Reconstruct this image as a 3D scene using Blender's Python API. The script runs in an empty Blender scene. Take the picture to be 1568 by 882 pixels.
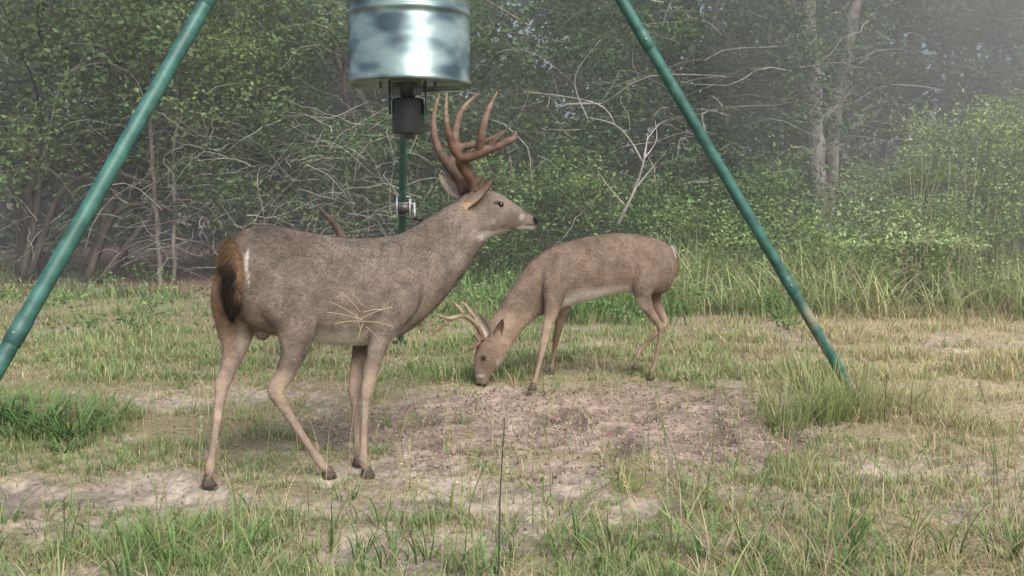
import bpy, math, numpy as np
from mathutils import Vector, Matrix
rng=np.random.default_rng(7)
sc=bpy.context.scene
R=math.radians
# ------------------------------------------------------------------ camera & survey helpers
H=1.12; FP=1500.0; TH=math.atan(136/1500.0)
cam=bpy.data.cameras.new("camera"); camo=bpy.data.objects.new("camera",cam); sc.collection.objects.link(camo)
camo.location=(0,0,H); camo.rotation_euler=(math.pi/2-TH,0,0)
cam.lens=36*FP/1568; cam.sensor_width=36; cam.clip_end=600; cam.clip_start=0.05
sc.camera=camo
FW=np.array([0,math.cos(TH),-math.sin(TH)]); UP=np.array([0,math.sin(TH),math.cos(TH)]); RT=np.array([1.,0,0])
C0=np.array([0,0,H])
def ray(px,py): return FW+RT*(px-784)/FP-UP*(py-441)/FP
def atY(px,py,Y):
    d=ray(px,py); return C0+d*(Y/d[1])
def G(px,py):
    d=ray(px,py); return C0+d*(H/-d[2])
# ------------------------------------------------------------------ noise
def _h(ix,iy,iz,seed):
    n=(ix.astype(np.int64)*374761393+iy.astype(np.int64)*668265263+iz.astype(np.int64)*1274126177+seed*974634777)&0xffffffff
    n=((n^(n>>13))*1274126177)&0xffffffff
    n=((n^(n>>16))*2246822519)&0xffffffff
    return ((n^(n>>15))&0xffffff)/float(0xffffff)
def vn(x,y,z=None,seed=0):
    x=np.asarray(x,float); y=np.asarray(y,float); z=np.zeros_like(x) if z is None else np.asarray(z,float)
    ix,iy,iz=np.floor(x),np.floor(y),np.floor(z); fx,fy,fz=x-ix,y-iy,z-iz
    fx=fx*fx*(3-2*fx); fy=fy*fy*(3-2*fy); fz=fz*fz*(3-2*fz)
    r=0
    for a in (0,1):
        for b in (0,1):
            for c in (0,1):
                w=(fx if a else 1-fx)*(fy if b else 1-fy)*(fz if c else 1-fz)
                r=r+w*_h(ix+a,iy+b,iz+c,seed)
    return r
def fbm(x,y,z=None,seed=0,o=4):
    r=0;a=.5;t=0;f=1.
    for i in range(o):
        r=r+a*vn(x*f,y*f,None if z is None else z*f,seed+i); t+=a; a*=.5; f*=2.03
    return r/t
def sst(a,b,x):
    t=np.clip((x-a)/(b-a),0,1); return t*t*(3-2*t)
# ------------------------------------------------------------------ materials
def newmat(name):
    m=bpy.data.materials.new(name); m.use_nodes=True; nt=m.node_tree
    for n in list(nt.nodes): nt.nodes.remove(n)
    return m,nt,nt.nodes,nt.links
def leafmat(name,trans=.3):
    m,nt,N,L=newmat(name)
    o=N.new('ShaderNodeOutputMaterial'); at=N.new('ShaderNodeAttribute'); at.attribute_name='Col'
    d=N.new('ShaderNodeBsdfDiffuse'); t=N.new('ShaderNodeBsdfTranslucent'); mx=N.new('ShaderNodeMixShader'); mx.inputs[0].default_value=trans
    L.new(at.outputs['Color'],d.inputs[0]); L.new(at.outputs['Color'],t.inputs[0]); L.new(d.outputs[0],mx.inputs[1]); L.new(t.outputs[0],mx.inputs[2])
    L.new(mx.outputs[0],o.inputs[0]); return m
def attrmat(name,rough=.9,spec=.2,bumpscale=0,bumpstr=.3,varscale=0,var=.3,stretch=None,metal=0.,bd=.01):
    m,nt,N,L=newmat(name)
    o=N.new('ShaderNodeOutputMaterial'); at=N.new('ShaderNodeAttribute'); at.attribute_name='Col'
    p=N.new('ShaderNodeBsdfPrincipled'); p.inputs['Roughness'].default_value=rough; p.inputs['Specular IOR Level'].default_value=spec; p.inputs['Metallic'].default_value=metal
    L.new(p.outputs[0],o.inputs[0]); col=at.outputs['Color']
    tc=N.new('ShaderNodeTexCoord'); mp=N.new('ShaderNodeMapping'); L.new(tc.outputs['Object'],mp.inputs[0])
    if stretch: mp.inputs['Scale'].default_value=stretch
    if varscale:
        n=N.new('ShaderNodeTexNoise'); n.inputs['Scale'].default_value=varscale; n.inputs['Detail'].default_value=6; L.new(mp.outputs[0],n.inputs[0])
        r=N.new('ShaderNodeMapRange'); r.inputs[1].default_value=.3; r.inputs[2].default_value=.7; r.inputs[3].default_value=1-var; r.inputs[4].default_value=1+var; L.new(n.outputs[0],r.inputs[0])
        mm=N.new('ShaderNodeVectorMath'); mm.operation='SCALE'; L.new(col,mm.inputs[0]); L.new(r.outputs[0],mm.inputs['Scale']); col=mm.outputs[0]
    L.new(col,p.inputs['Base Color'])
    if bumpscale:
        n=N.new('ShaderNodeTexNoise'); n.inputs['Scale'].default_value=bumpscale; n.inputs['Detail'].default_value=5; L.new(mp.outputs[0],n.inputs[0])
        b=N.new('ShaderNodeBump'); b.inputs['Strength'].default_value=bumpstr; b.inputs['Distance'].default_value=bd; L.new(n.outputs[0],b.inputs['Height']); L.new(b.outputs[0],p.inputs['Normal'])
    return m
# ------------------------------------------------------------------ mesh builder
def mk(name,V,faces,col=None,mat=None,smooth=False,parent=None):
    V=np.asarray(V,np.float32); me=bpy.data.meshes.new(name)
    me.vertices.add(len(V)); me.vertices.foreach_set('co',V.ravel())
    faces=[f for f in faces if len(f)]
    tot=np.concatenate([np.full(len(f),f.shape[1]) for f in faces]); li=np.concatenate([f.ravel() for f in faces])
    me.loops.add(len(li)); me.loops.foreach_set('vertex_index',li.astype(np.int32))
    me.polygons.add(len(tot)); st=np.concatenate([[0],np.cumsum(tot)[:-1]]).astype(np.int32)
    me.polygons.foreach_set('loop_start',st)
    me.update(calc_edges=True)
    if col is not None: setcol(me,col)
    if mat: me.materials.append(mat)
    if smooth: me.polygons.foreach_set('use_smooth',np.ones(len(tot),bool))
    ob=bpy.data.objects.new(name,me); sc.collection.objects.link(ob)
    if parent: ob.parent=parent
    return ob
def setcol(me,col):
    n=len(me.vertices); col=np.asarray(col,np.float32)
    if col.ndim==1: col=np.tile(col,(n,1))
    a=me.color_attributes.new('Col','FLOAT_COLOR','POINT'); c=np.ones((n,4),np.float32); c[:,:3]=np.clip(col[:,:3],0,1); a.data.foreach_set('color',c.ravel())
def empty(name,loc=(0,0,0)):
    e=bpy.data.objects.new(name,None); e.empty_display_size=.1; sc.collection.objects.link(e); return e
class Acc:
    def __init__(s): s.V=[];s.F={3:[],4:[]};s.C=[];s.n=0
    def add(s,V,faces,C):
        V=np.asarray(V).reshape(-1,3)
        for f in faces:
            if len(f): s.F[f.shape[1]].append(f+s.n)
        C=np.asarray(C,float)
        if C.ndim==1: C=np.tile(C,(len(V),1))
        s.V.append(V); s.C.append(C); s.n+=len(V)
    def make(s,name,mat,smooth=False,parent=None):
        F=[np.concatenate(s.F[k]) for k in (3,4) if s.F[k]]
        return mk(name,np.concatenate(s.V),F,np.concatenate(s.C),mat,smooth,parent)
# blades --------------------------------------------------------
def blades(base,h,w,az,lean,col,S=3,tipcol=None,twist=None,droop=1.6):
    n=len(base); t=np.linspace(0,1,S+1)
    d=np.stack([np.cos(az),np.sin(az),np.zeros(n)],1)
    ta=az+np.pi/2 if twist is None else twist
    sd=np.stack([np.cos(ta),np.sin(ta),np.zeros(n)],1)
    V=np.zeros((n,2*S+1,3)); C=np.zeros((n,2*S+1,3)); tc=col*1.15 if tipcol is None else tipcol
    for i,tt in enumerate(t):
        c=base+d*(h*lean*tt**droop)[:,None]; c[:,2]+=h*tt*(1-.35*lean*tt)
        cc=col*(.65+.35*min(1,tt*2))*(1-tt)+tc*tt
        if i<S:
            ww=(w*(1-.75*tt**1.5)/2)[:,None]
            V[:,2*i]=c-sd*ww; V[:,2*i+1]=c+sd*ww; C[:,2*i]=cc; C[:,2*i+1]=cc
        else: V[:,2*S]=c; C[:,2*S]=cc
    o=(np.arange(n)*(2*S+1))[:,None]; Q=[]
    for i in range(S-1): Q.append(o+np.array([[2*i,2*i+1,2*i+3,2*i+2]]))
    T=o+np.array([[2*S-2,2*S-1,2*S]])
    return V.reshape(-1,3),[T]+([np.concatenate(Q)] if Q else []),C.reshape(-1,3)
def leaves(P,size,col,flat=.0,asp=.5):
    n=len(P); a=rng.normal(size=(n,3)); a[:,2]*=.7; a/=np.linalg.norm(a,axis=1)[:,None]
    b=rng.normal(size=(n,3)); b[:,2]*=(1-flat); b-=a*(a*b).sum(1)[:,None]; b/=np.linalg.norm(b,axis=1)[:,None]
    nn=np.cross(a,b); s=np.broadcast_to(size,(n,))[:,None]
    V=np.stack([P-a*s*.5, P+b*s*asp*.5+nn*s*.06, P+a*s*.5, P-b*s*asp*.5+nn*s*.06],1)
    F=(np.arange(n)*4)[:,None]+np.array([[0,1,2,3]])
    return V.reshape(-1,3),[F],np.repeat(col,4,0)
def tubes(P,Rr,sides,col):
    P=np.asarray(P,float); N,K,_=P.shape; Rr=np.broadcast_to(Rr,(N,K))
    T=np.gradient(P,axis=1); T/=np.linalg.norm(T,axis=2)[...,None]+1e-9
    ref=np.zeros((N,1,3)); ref[:,0]=[.31,.17,.93]
    mt=T.mean(1); flip=np.abs(mt[:,2])>.75*np.linalg.norm(mt,axis=1); ref[flip,0]=[.9,.4,.1]
    A=np.cross(T,np.broadcast_to(ref,P.shape)); A/=np.linalg.norm(A,axis=2)[...,None]+1e-9; B=np.cross(T,A)
    an=np.arange(sides)*2*np.pi/sides
    V=P[:,:,None]+(A[:,:,None]*np.cos(an)[None,None,:,None]+B[:,:,None]*np.sin(an)[None,None,:,None])*Rr[:,:,None,None]
    idx=np.arange(N*K*sides).reshape(N,K,sides); nx=np.roll(idx,-1,2)
    F=np.stack([idx[:,:-1],nx[:,:-1],nx[:,1:],idx[:,1:]],-1).reshape(-1,4)
    col=np.asarray(col,float)
    C=np.tile(col,(N*K*sides,1)) if col.ndim==1 else np.repeat(col,K*sides,0)
    return V.reshape(-1,3),[F],C
def tube1(acc,pts,rad,sides,col,caps=True):
    pts=np.asarray(pts,float); K=len(pts); rad=np.broadcast_to(rad,(K,))
    V,F,C=tubes(pts[None],rad[None],sides,col)
    if caps:
        V=np.concatenate([V,[pts[0],pts[-1]]]); C=np.concatenate([C,C[:1],C[-1:]])
        i=np.arange(sides); j=(i+1)%sides; m=K*sides
        F=F+[np.stack([j,i,np.full(sides,m)],1),np.stack([i+(K-1)*sides,j+(K-1)*sides,np.full(sides,m+1)],1)]
    acc.add(V,F,C)
def box(acc,c,ax,hs,col):
    c=np.asarray(c,float); ax=np.asarray(ax,float); V=[]
    for x in(-1,1):
        for y in(-1,1):
            for z in(-1,1): V.append(c+ax[0]*x*hs[0]+ax[1]*y*hs[1]+ax[2]*z*hs[2])
    F=np.array([[0,1,3,2],[4,6,7,5],[0,4,5,1],[2,3,7,6],[0,2,6,4],[1,5,7,3]])
    acc.add(np.array(V),[F],col)
I3=np.eye(3)
def spline(pts,n):
    pts=np.asarray(pts,float); K=len(pts); t=np.linspace(0,K-1,n); out=[]
    for x in t:
        i=min(int(x),K-2); f=x-i; p0=pts[max(i-1,0)];p1=pts[i];p2=pts[i+1];p3=pts[min(i+2,K-1)]
        out.append(.5*((2*p1)+(-p0+p2)*f+(2*p0-5*p1+4*p2-p3)*f*f+(-p0+3*p1-3*p2+p3)*f**3))
    return np.array(out)
# ------------------------------------------------------------------ ground
def ell(x,y,cx,cy,rx,ry): return 1-np.sqrt(((x-cx)/rx)**2+((y-cy)/ry)**2)
def bare(x,y):
    wx=x+.7*(fbm(x*1.7,y*1.7,seed=3)-.5); wy=y+.8*(fbm(x*1.7,y*1.7,seed=9)-.5)
    e=np.maximum.reduce([ell(wx,wy,.36,4.9,1.5,1.05)*.95, ell(wx,wy,-1.95,3.6,1.1,.5)*.5, ell(wx,wy,-1.55,5.6,1.35,.32)*.45, ell(wx,wy,-.1,3.65,1.0,.7)*.28,ell(wx,wy,-.5,4.3,.6,.4)*.4,ell(wx,wy,1.6,3.95,.8,.35)*.22])
    n=(fbm(x*4,y*4,seed=21)-.5)*1.6+(fbm(x*15,y*15,seed=22,o=2)-.5)*.8
    e2=sst(-.10,.36,e+n*.55)
    return np.maximum(e2, .6*sst(.58,.68,fbm(x*2.2,y*2.2,seed=33)))
def gz(x,y):
    b=bare(x,y); near=np.exp(-np.maximum(y-8,0)/4)
    z=(fbm(x*.5,y*.5,seed=50)-.5)*.03
    cl=fbm(x*13,y*13,seed=60,o=3)-.5
    pit=fbm(x*6,y*6,seed=70,o=2)
    z=z+b*near*(cl*.042-.02-.026*sst(.55,.75,pit))+(1-b)*near*.012*cl
    return z-.0
def axis(a,b,fine,lo,hi,g=1.12):
    l=list(np.arange(a,b,fine)); s=fine; x=l[-1]
    while x<hi: s*=g; x+=s; l.append(x)
    s=fine; x=l[0]; p=[]
    while x>lo: s*=g; x-=s; p.append(x)
    return np.array(p[::-1]+l)
gx=axis(-2.9,3.2,.018,-260,260); gy=axis(2.4,7.0,.018,-60,400)
XX,YY=np.meshgrid(gx,gy); x=XX.ravel(); y=YY.ravel(); z=gz(x,y)
b=bare(x,y)
sand=np.array([.34,.285,.24]); soil=np.array([.28,.235,.15]); litter=np.array([.19,.135,.105]); dry=np.array([.44,.37,.24])
cl=fbm(x*9,y*9,seed=61,o=3)[:,None]; big=fbm(x*1.2,y*1.2,seed=77)[:,None]
main=sst(0,.5,ell(x,y,.4,4.95,1.6,1.2))[:,None]
sc_=sand*(1-main*.75)+np.array([.31,.235,.19])*main*.75
sc_=sc_*(.50+.94*cl)*(1-.5*sst(.5,.75,fbm(x*6,y*6,seed=70,o=2))[:,None]*main)*(.82+.36*big)  # clod shadows painted into the soil colour, pits darkened too
tuft=soil*(.7+.6*big)
rd=sst(1.2,3.0,x-.1*(y-5))[:,None]; tuft=tuft*(1-rd*.7)+dry*rd*.7
far=sst(10.8,13.5,y+(fbm(x*.8,y*.8,seed=5)-.5)*4)[:,None]*sst(2.5,0,x)[:,None]
tuft=tuft*(1-far)+litter*(.7+.6*big)*far
colg=tuft*(1-b[:,None])+sc_*b[:,None]
nx,ny=len(gx),len(gy); idx=np.arange(nx*ny).reshape(ny,nx)
F=np.stack([idx[:-1,:-1],idx[:-1,1:],idx[1:,1:],idx[1:,:-1]],-1).reshape(-1,4)
gm=attrmat('soil',rough=.95,spec=.1,bumpscale=60,bumpstr=.9,varscale=35,var=.3,bd=.012)
mk('ground',np.stack([x,y,z],1),[F],colg,gm,True)
# ------------------------------------------------------------------ grass
gmat=leafmat('grass_blade',.35)
def jit(c,n,v=.25):
    c=np.tile(np.asarray(c,float),(n,1)) if np.ndim(c)==1 else c
    return c*(1+rng.uniform(-v,v,(n,1)))*(1+rng.uniform(-.08,.08,(n,3)))
GREEN=np.array([.185,.27,.115]); YEL=np.array([.44,.41,.22]); STRAW=np.array([.56,.47,.32])
def grasscol(x,y,dryb=0):
    n=len(x); g=fbm(x*1.1,y*1.1,seed=90); c=GREEN*(1-g)[:,None]*1.1+np.array([.29,.365,.17])*g[:,None]*1.1
    r=sst(.8,2.6,x-.05*(y-5)); pd=np.clip(.24+.6*r+dryb,0,1); m=rng.random(n)<pd
    c[m]=YEL*(.7+.6*rng.random((m.sum(),1))); m2=m&(rng.random(n)<.45); c[m2]=STRAW*(.7+.4*rng.random((m2.sum(),1)))
    return jit(c,n,.22)
A=Acc()
def turf(n,y0,y1,hm,wm,keep=1.,S=2,p=1.6):
    u=rng.random(n); yy=(y0**(1-p)+u*(y1**(1-p)-y0**(1-p)))**(1/(1-p))
    xx=rng.uniform(-.62,.62,n)*yy+rng.normal(0,.1,n)
    bb=bare(xx,yy); k=rng.random(n)>bb*.91
    cl=fbm(xx*3.5,yy*3.5,seed=41); k&=rng.random(n)<(.25+1.2*sst(.32,.65,cl))
    far=sst(11,13.5,yy+(fbm(xx*.8,yy*.8,seed=5)-.5)*4)*sst(1.5,-.5,xx); k&=rng.random(n)>far*.9
    xx=xx[k];yy=yy[k];m=len(xx); cl=cl[k]
    h=hm*(.35+1.0*rng.random(m))*(.55+.9*sst(.35,.7,cl))*(1-.5*bb[k]); w=wm*(.6+.8*rng.random(m))
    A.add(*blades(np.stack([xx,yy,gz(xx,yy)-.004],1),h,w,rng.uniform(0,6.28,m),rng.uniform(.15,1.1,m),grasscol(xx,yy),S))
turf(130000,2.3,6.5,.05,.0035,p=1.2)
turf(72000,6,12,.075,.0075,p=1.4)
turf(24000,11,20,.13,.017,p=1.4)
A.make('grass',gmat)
A=Acc()
def tuftg(cx,cy,r,n,h,w,col,lean=(.2,.9),S=4,tip=None):
    a=rng.uniform(0,6.28,n); q=r*np.sqrt(rng.random(n)); xx=cx+q*np.cos(a); yy=cy+q*np.sin(a)
    hh=h*(.45+.65*rng.random(n)); c=jit(col,n,.3)
    A.add(*blades(np.stack([xx,yy,gz(xx,yy)-.01],1),hh,w*(.7+.6*rng.random(n)),a+rng.normal(0,.7,n),rng.uniform(*lean,n),c,S,None if tip is None else jit(tip,n,.2)))
def T(px,py,r,n,h,w,col,**k):
    g=G(px,py); tuftg(g[0],g[1],r,n,h,w,col,**k)
for (px,py,r,n,h) in [(10,645,.14,60,.27),(60,655,.12,70,.29),(115,668,.13,70,.27),(30,670,.1,40,.18),(165,645,.1,40,.2),(100,690,.05,20,.12),(-40,650,.15,60,.27)]:
    T(px,py,r,n,h,.012,[.11,.205,.075],lean=(.4,1.6),tip=[.19,.29,.12])
for (px,py,r,n,h,c) in [(1200,650,.12,120,.34,[.28,.36,.14]),(1260,640,.13,160,.46,[.26,.36,.13]),(1320,640,.13,120,.38,[.32,.37,.16]),(1385,630,.12,90,.36,[.36,.38,.18]),(1230,600,.12,100,.44,[.27,.34,.13]),(1440,650,.15,60,.28,[.42,.38,.2]),(1170,620,.08,40,.22,[.3,.34,.14]),(1300,612,.08,70,.30,[.30,.35,.14])]:
    T(px,py,r,n,h,.0055,c,lean=(.1,1.1),tip=[.42,.44,.23])
for i in range(720):
    yy=2.55+ (rng.random()**1.4)*6.5; xx=rng.uniform(-.58,.6)*yy
    bb=float(bare(np.array([xx]),np.array([yy]))[0])
    if rng.random()<bb*.83: continue
    r=rng.random(); dr=np.clip(xx/3+.28,0.12,.8)
    c=STRAW*.85 if r<dr*.4 else (YEL if r<dr else [.17+.08*rng.random(),.26+.08*rng.random(),.105])
    tuftg(xx,yy,.03+.07*rng.random(),int(6+18*rng.random()),.07+.10*rng.random(),.0042,c,lean=(.3,1.4),S=3)
for i in range(160):
    yy=rng.uniform(2.35,3.5); xx=rng.uniform(-.56,.58)*yy; r=rng.random()
    c=[.15,.25,.09] if r<.55 else ([.34,.37,.17] if r<.8 else list(STRAW*.8))
    tuftg(xx,yy,.03,int(3+6*rng.random()),rng.uniform(.1,.27)*(1.25 if xx>0 else 1),.006,c,lean=(.2,1.3),S=5)
for px,py in [(200,870),(260,860),(370,850),(390,860),(700,865),(880,850),(960,860),(1080,860),(1150,850),(1230,860),(1300,850),(1370,860),(1450,850),(1530,850),(590,860),(640,850)]:
    T(px,py,.05,11,rng.uniform(.15,.34),.007,[.16,.27,.10],lean=(.3,1.1),S=5)
n=1700; yy=rng.uniform(2.5,9,n); xx=rng.uniform(-.5,.6,n)*yy+.25; k=rng.random(n)>bare(xx,yy)*.5; xx=xx[k];yy=yy[k];n=len(xx)
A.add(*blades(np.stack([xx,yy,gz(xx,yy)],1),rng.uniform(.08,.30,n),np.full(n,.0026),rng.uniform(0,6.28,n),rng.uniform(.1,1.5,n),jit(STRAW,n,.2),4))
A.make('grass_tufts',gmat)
A=Acc()
def stalk(px,pyb,pyt,Y,lean=0,col=(.09,.11,.05),head=True,r=.0022):
    b0=atY(px,pyb,Y); b0[2]=0; t0=atY(px+lean,pyt,Y+rng.uniform(-.05,.05)); m=(b0+t0)/2+np.array([-lean*.0006,0,0])
    P=spline([b0,m,t0],9); tube1(A,P,np.linspace(r*1.3,r*.6,9),5,np.array(col))
    if head:
        n=46; t=rng.random(n); i0=P[-3]; d=(P[-1]-i0); pos=i0+d*t[:,None]*1.1+rng.normal(0,.0028,(n,3))
        A.add(*leaves(pos,.010,jit(np.array(col)*1.1+.02,n,.3),asp=.4))
stalk(764,882,640,2.75,9,(.12,.14,.08),True,.0026)
stalk(712,850,690,3.0,40,(.2,.27,.1)); stalk(98,845,765,2.9,0,(.15,.17,.09),True)
stalk(545,830,650,3.0,35,(.45,.42,.24),True,.0018); stalk(600,860,760,2.9,-35,(.18,.28,.09),False)
stalk(735,850,700,3.05,25,(.3,.34,.15),True,.0018); stalk(1415,620,540,4.9,6,(.45,.42,.24),True,.0018); stalk(1355,620,575,4.9,3,(.1,.09,.06))
stalk(1290,850,700,3.1,25,(.42,.38,.22),True,.0018); stalk(985,850,730,3.1,-30,(.45,.4,.24),True,.0018); stalk(1130,860,740,3.0,20,(.42,.42,.22),True,.0018)
stalk(250,860,790,2.9,-40,(.18,.28,.09),False); stalk(1520,860,700,2.9,30,(.42,.38,.2),True,.0018); stalk(860,850,760,3.0,-20,(.35,.36,.18),True,.0016)
for i in range(150):
    px=rng.uniform(150,1560) if i<60 else rng.uniform(600,1580); pb=rng.uniform(690,875); g_=rng.random()<.4
    stalk(px,pb,pb-rng.uniform(60,165),H*1500/(pb-305),rng.normal(0,30),tuple(jit([.24,.33,.13] if g_ else [.46,.42,.25],1,.25)[0]),rng.random()<.6,.0015)
A.make('seed_stalks',gmat)
A=Acc()
n=15000; xx=rng.uniform(1.4,9,n); yy=9.3+rng.random(n)*4.5-.12*(xx-2)
k=rng.random(n)<sst(.40,.62,fbm(xx*1.5,yy*1.5,seed=12)+.06); xx=xx[k];yy=yy[k];n=len(xx)
hh=(.25+.75*rng.random(n))*(.22+1.05*fbm(xx*1.4,yy*1.4,seed=14))*(1+.2*sst(4,7,xx))
g=fbm(xx*1.3,yy*1.3,seed=15)[:,None]; c=np.array([.29,.39,.17])*(1-g)+np.array([.46,.50,.27])*g
dr=rng.random(n)<.14; c[dr]=STRAW*.9
A.add(*blades(np.stack([xx,yy,np.zeros(n)],1),hh,rng.uniform(.008,.018,n),rng.uniform(0,6.28,n),rng.uniform(.2,1.4,n),jit(c,n,.25),4))
n=6000; xx=rng.uniform(-8.5,2.2,n); yy=9.3+rng.random(n)*5
k=rng.random(n)<sst(.5,.66,fbm(xx*1.2,yy*1.2,seed=18)); xx=xx[k];yy=yy[k];n=len(xx)
A.add(*blades(np.stack([xx,yy,np.zeros(n)],1),rng.uniform(.10,.32,n),rng.uniform(.008,.02,n),rng.uniform(0,6.28,n),rng.uniform(.3,1.3,n),jit([.16,.26,.10],n,.3),3))
n=4500; xx=rng.uniform(-.6,2.8,n); yy=8.6+rng.random(n)*4
k=rng.random(n)<sst(.4,.6,fbm(xx*1.6,yy*1.6,seed=19)); xx=xx[k];yy=yy[k];n=len(xx)
A.add(*blades(np.stack([xx,yy,np.zeros(n)],1),rng.uniform(.12,.45,n),rng.uniform(.008,.018,n),rng.uniform(0,6.28,n),rng.uniform(.2,1.2,n),jit([.2,.32,.12],n,.3),3))
A.make('tall_grass',gmat)
# ------------------------------------------------------------------ foliage
lmat=leafmat('leaf',.35)
bark=attrmat('bark',rough=.95,spec=.1,bumpscale=30,bumpstr=.8,varscale=9,var=.4,stretch=(1,1,.3),bd=.03)
def cloud(acc,centers,rad,npc,size,c1,c2,var=.3,flatz=.75):
    M=len(centers); tot=M*npc
    ci=np.repeat(np.arange(M),npc)
    d=rng.normal(size=(tot,3)); d/=np.linalg.norm(d,axis=1)[:,None]; q=rng.random(tot)**.5
    rr=np.broadcast_to(rad,(M,))[ci]
    P=centers[ci]+d*(q*rr)[:,None]*np.array([1,1,flatz])
    P+= (np.stack([fbm(P[:,1]*2,P[:,2]*2,seed=i+100,o=2) for i in range(3)],1)-.5)*.6
    t=rng.random(M)[ci][:,None]; br=(.7+.6*rng.random(M))[ci][:,None]
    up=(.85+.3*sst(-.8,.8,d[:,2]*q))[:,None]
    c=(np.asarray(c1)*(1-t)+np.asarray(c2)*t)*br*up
    k=P[:,2]>.02
    acc.add(*leaves(P[k],size*(.6+.8*rng.random(k.sum())),jit(c[k],k.sum(),var)))
def rpts(n,x0,x1,y0,y1,z0,z1): return np.stack([rng.uniform(x0,x1,n),rng.uniform(y0,y1,n),rng.uniform(z0,z1,n)],1)
D1=[.088,.145,.072]; D2=[.17,.255,.12]
A=Acc()
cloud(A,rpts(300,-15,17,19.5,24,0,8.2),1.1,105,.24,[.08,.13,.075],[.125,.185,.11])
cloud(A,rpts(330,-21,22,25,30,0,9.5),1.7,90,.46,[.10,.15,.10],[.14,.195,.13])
for i in range(45):
    X=rng.uniform(-16,16); Y=rng.uniform(18.5,26); P=spline([[X,Y,-.1],[X+rng.normal(0,.3),Y,2.5],[X+rng.normal(0,.8),Y,5],[X+rng.normal(0,1.2),Y,8]],10)
    tube1(A,P,np.linspace(rng.uniform(.05,.14),.03,10),7,jit([.14,.125,.105],1)[0],False)
A.make('forest',lmat)
A=Acc()
def band(n,x0,x1,y0,y1,zf0,z1,r,npc,size,c1,c2):
    P=rpts(n,x0,x1,y0,y1,0,1); P[:,2]=zf0(P[:,0])+P[:,2]*(z1-zf0(P[:,0])); cloud(A,P,r,npc,size,c1,c2)
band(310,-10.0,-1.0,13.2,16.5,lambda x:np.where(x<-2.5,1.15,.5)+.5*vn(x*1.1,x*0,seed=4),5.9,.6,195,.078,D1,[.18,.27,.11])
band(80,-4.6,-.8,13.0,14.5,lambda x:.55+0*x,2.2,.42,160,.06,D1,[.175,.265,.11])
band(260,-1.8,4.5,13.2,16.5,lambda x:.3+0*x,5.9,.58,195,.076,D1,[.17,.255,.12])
band(200,3.5,11.5,15,18.5,lambda x:.4+0*x,6.8,.75,160,.10,[.125,.18,.10],[.215,.28,.16])  # right-hand brush paler, with haze mixed into its leaf colours
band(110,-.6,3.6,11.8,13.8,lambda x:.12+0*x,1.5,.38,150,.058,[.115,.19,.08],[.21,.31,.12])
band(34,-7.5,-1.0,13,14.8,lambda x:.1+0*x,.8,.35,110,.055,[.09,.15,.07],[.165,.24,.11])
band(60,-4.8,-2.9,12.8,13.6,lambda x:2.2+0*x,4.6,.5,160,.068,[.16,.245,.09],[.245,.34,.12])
A.make('brush_thicket',lmat)
A=Acc()
P=rpts(460,-7,2.6,8.2,13,0.02,.03); k=fbm(P[:,0]*1.1,P[:,1]*1.1,seed=27)>.5; P=P[k]; P[:,2]=.02+.12*rng.random(len(P)); cloud(A,P,.16,45,.045,[.14,.235,.09],[.24,.34,.14])
A.make('weeds',lmat)
A=Acc()
def twigs(n,x0,x1,y0,y1,z0,z1,ln,r,c,K=8,up=.5):
    P0=rpts(n,x0,x1,y0,y1,z0,z1); d=rng.normal(size=(n,3)); d[:,2]=np.abs(d[:,2])*up; d/=np.linalg.norm(d,axis=1)[:,None]
    P=[P0]; L=(ln*(.4+rng.random(n)))[:,None]
    for i in range(K-1):
        d=d+rng.normal(0,.22,(n,3))+np.array([0,0,-.10]); d/=np.linalg.norm(d,axis=1)[:,None]; P.append(P[-1]+d*L/(K-1))
    P=np.stack(P,1); P[:,:,2]=np.maximum(P[:,:,2],.02)
    rr=(r*(.35+.8*rng.random(n)))[:,None]*np.linspace(1,.3,K)[None]
    A.add(*tubes(P,rr,4,jit(c,n,.3)))
TW=[.34,.32,.285]
twigs(380,-7.5,-.5,12.8,14.2,.3,4.6,1.1,.0075,TW)
twigs(280,-5.2,-1.2,12.5,13.4,.2,2.2,1.0,.007,TW)
twigs(320,-1.0,5,12.9,14.4,.2,4.8,1.2,.0075,TW)
twigs(150,4,10,14.5,16.5,.3,6,1.5,.010,[.32,.31,.28])
twigs(24,-1,4.5,13.2,14.5,1,4.0,2.6,.02,[.24,.22,.19],K=10)
twigs(18,-8,-1,13.2,15,1,4.0,2.6,.02,[.2,.18,.15],K=10)
A.make('bramble_twigs',bark)
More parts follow.
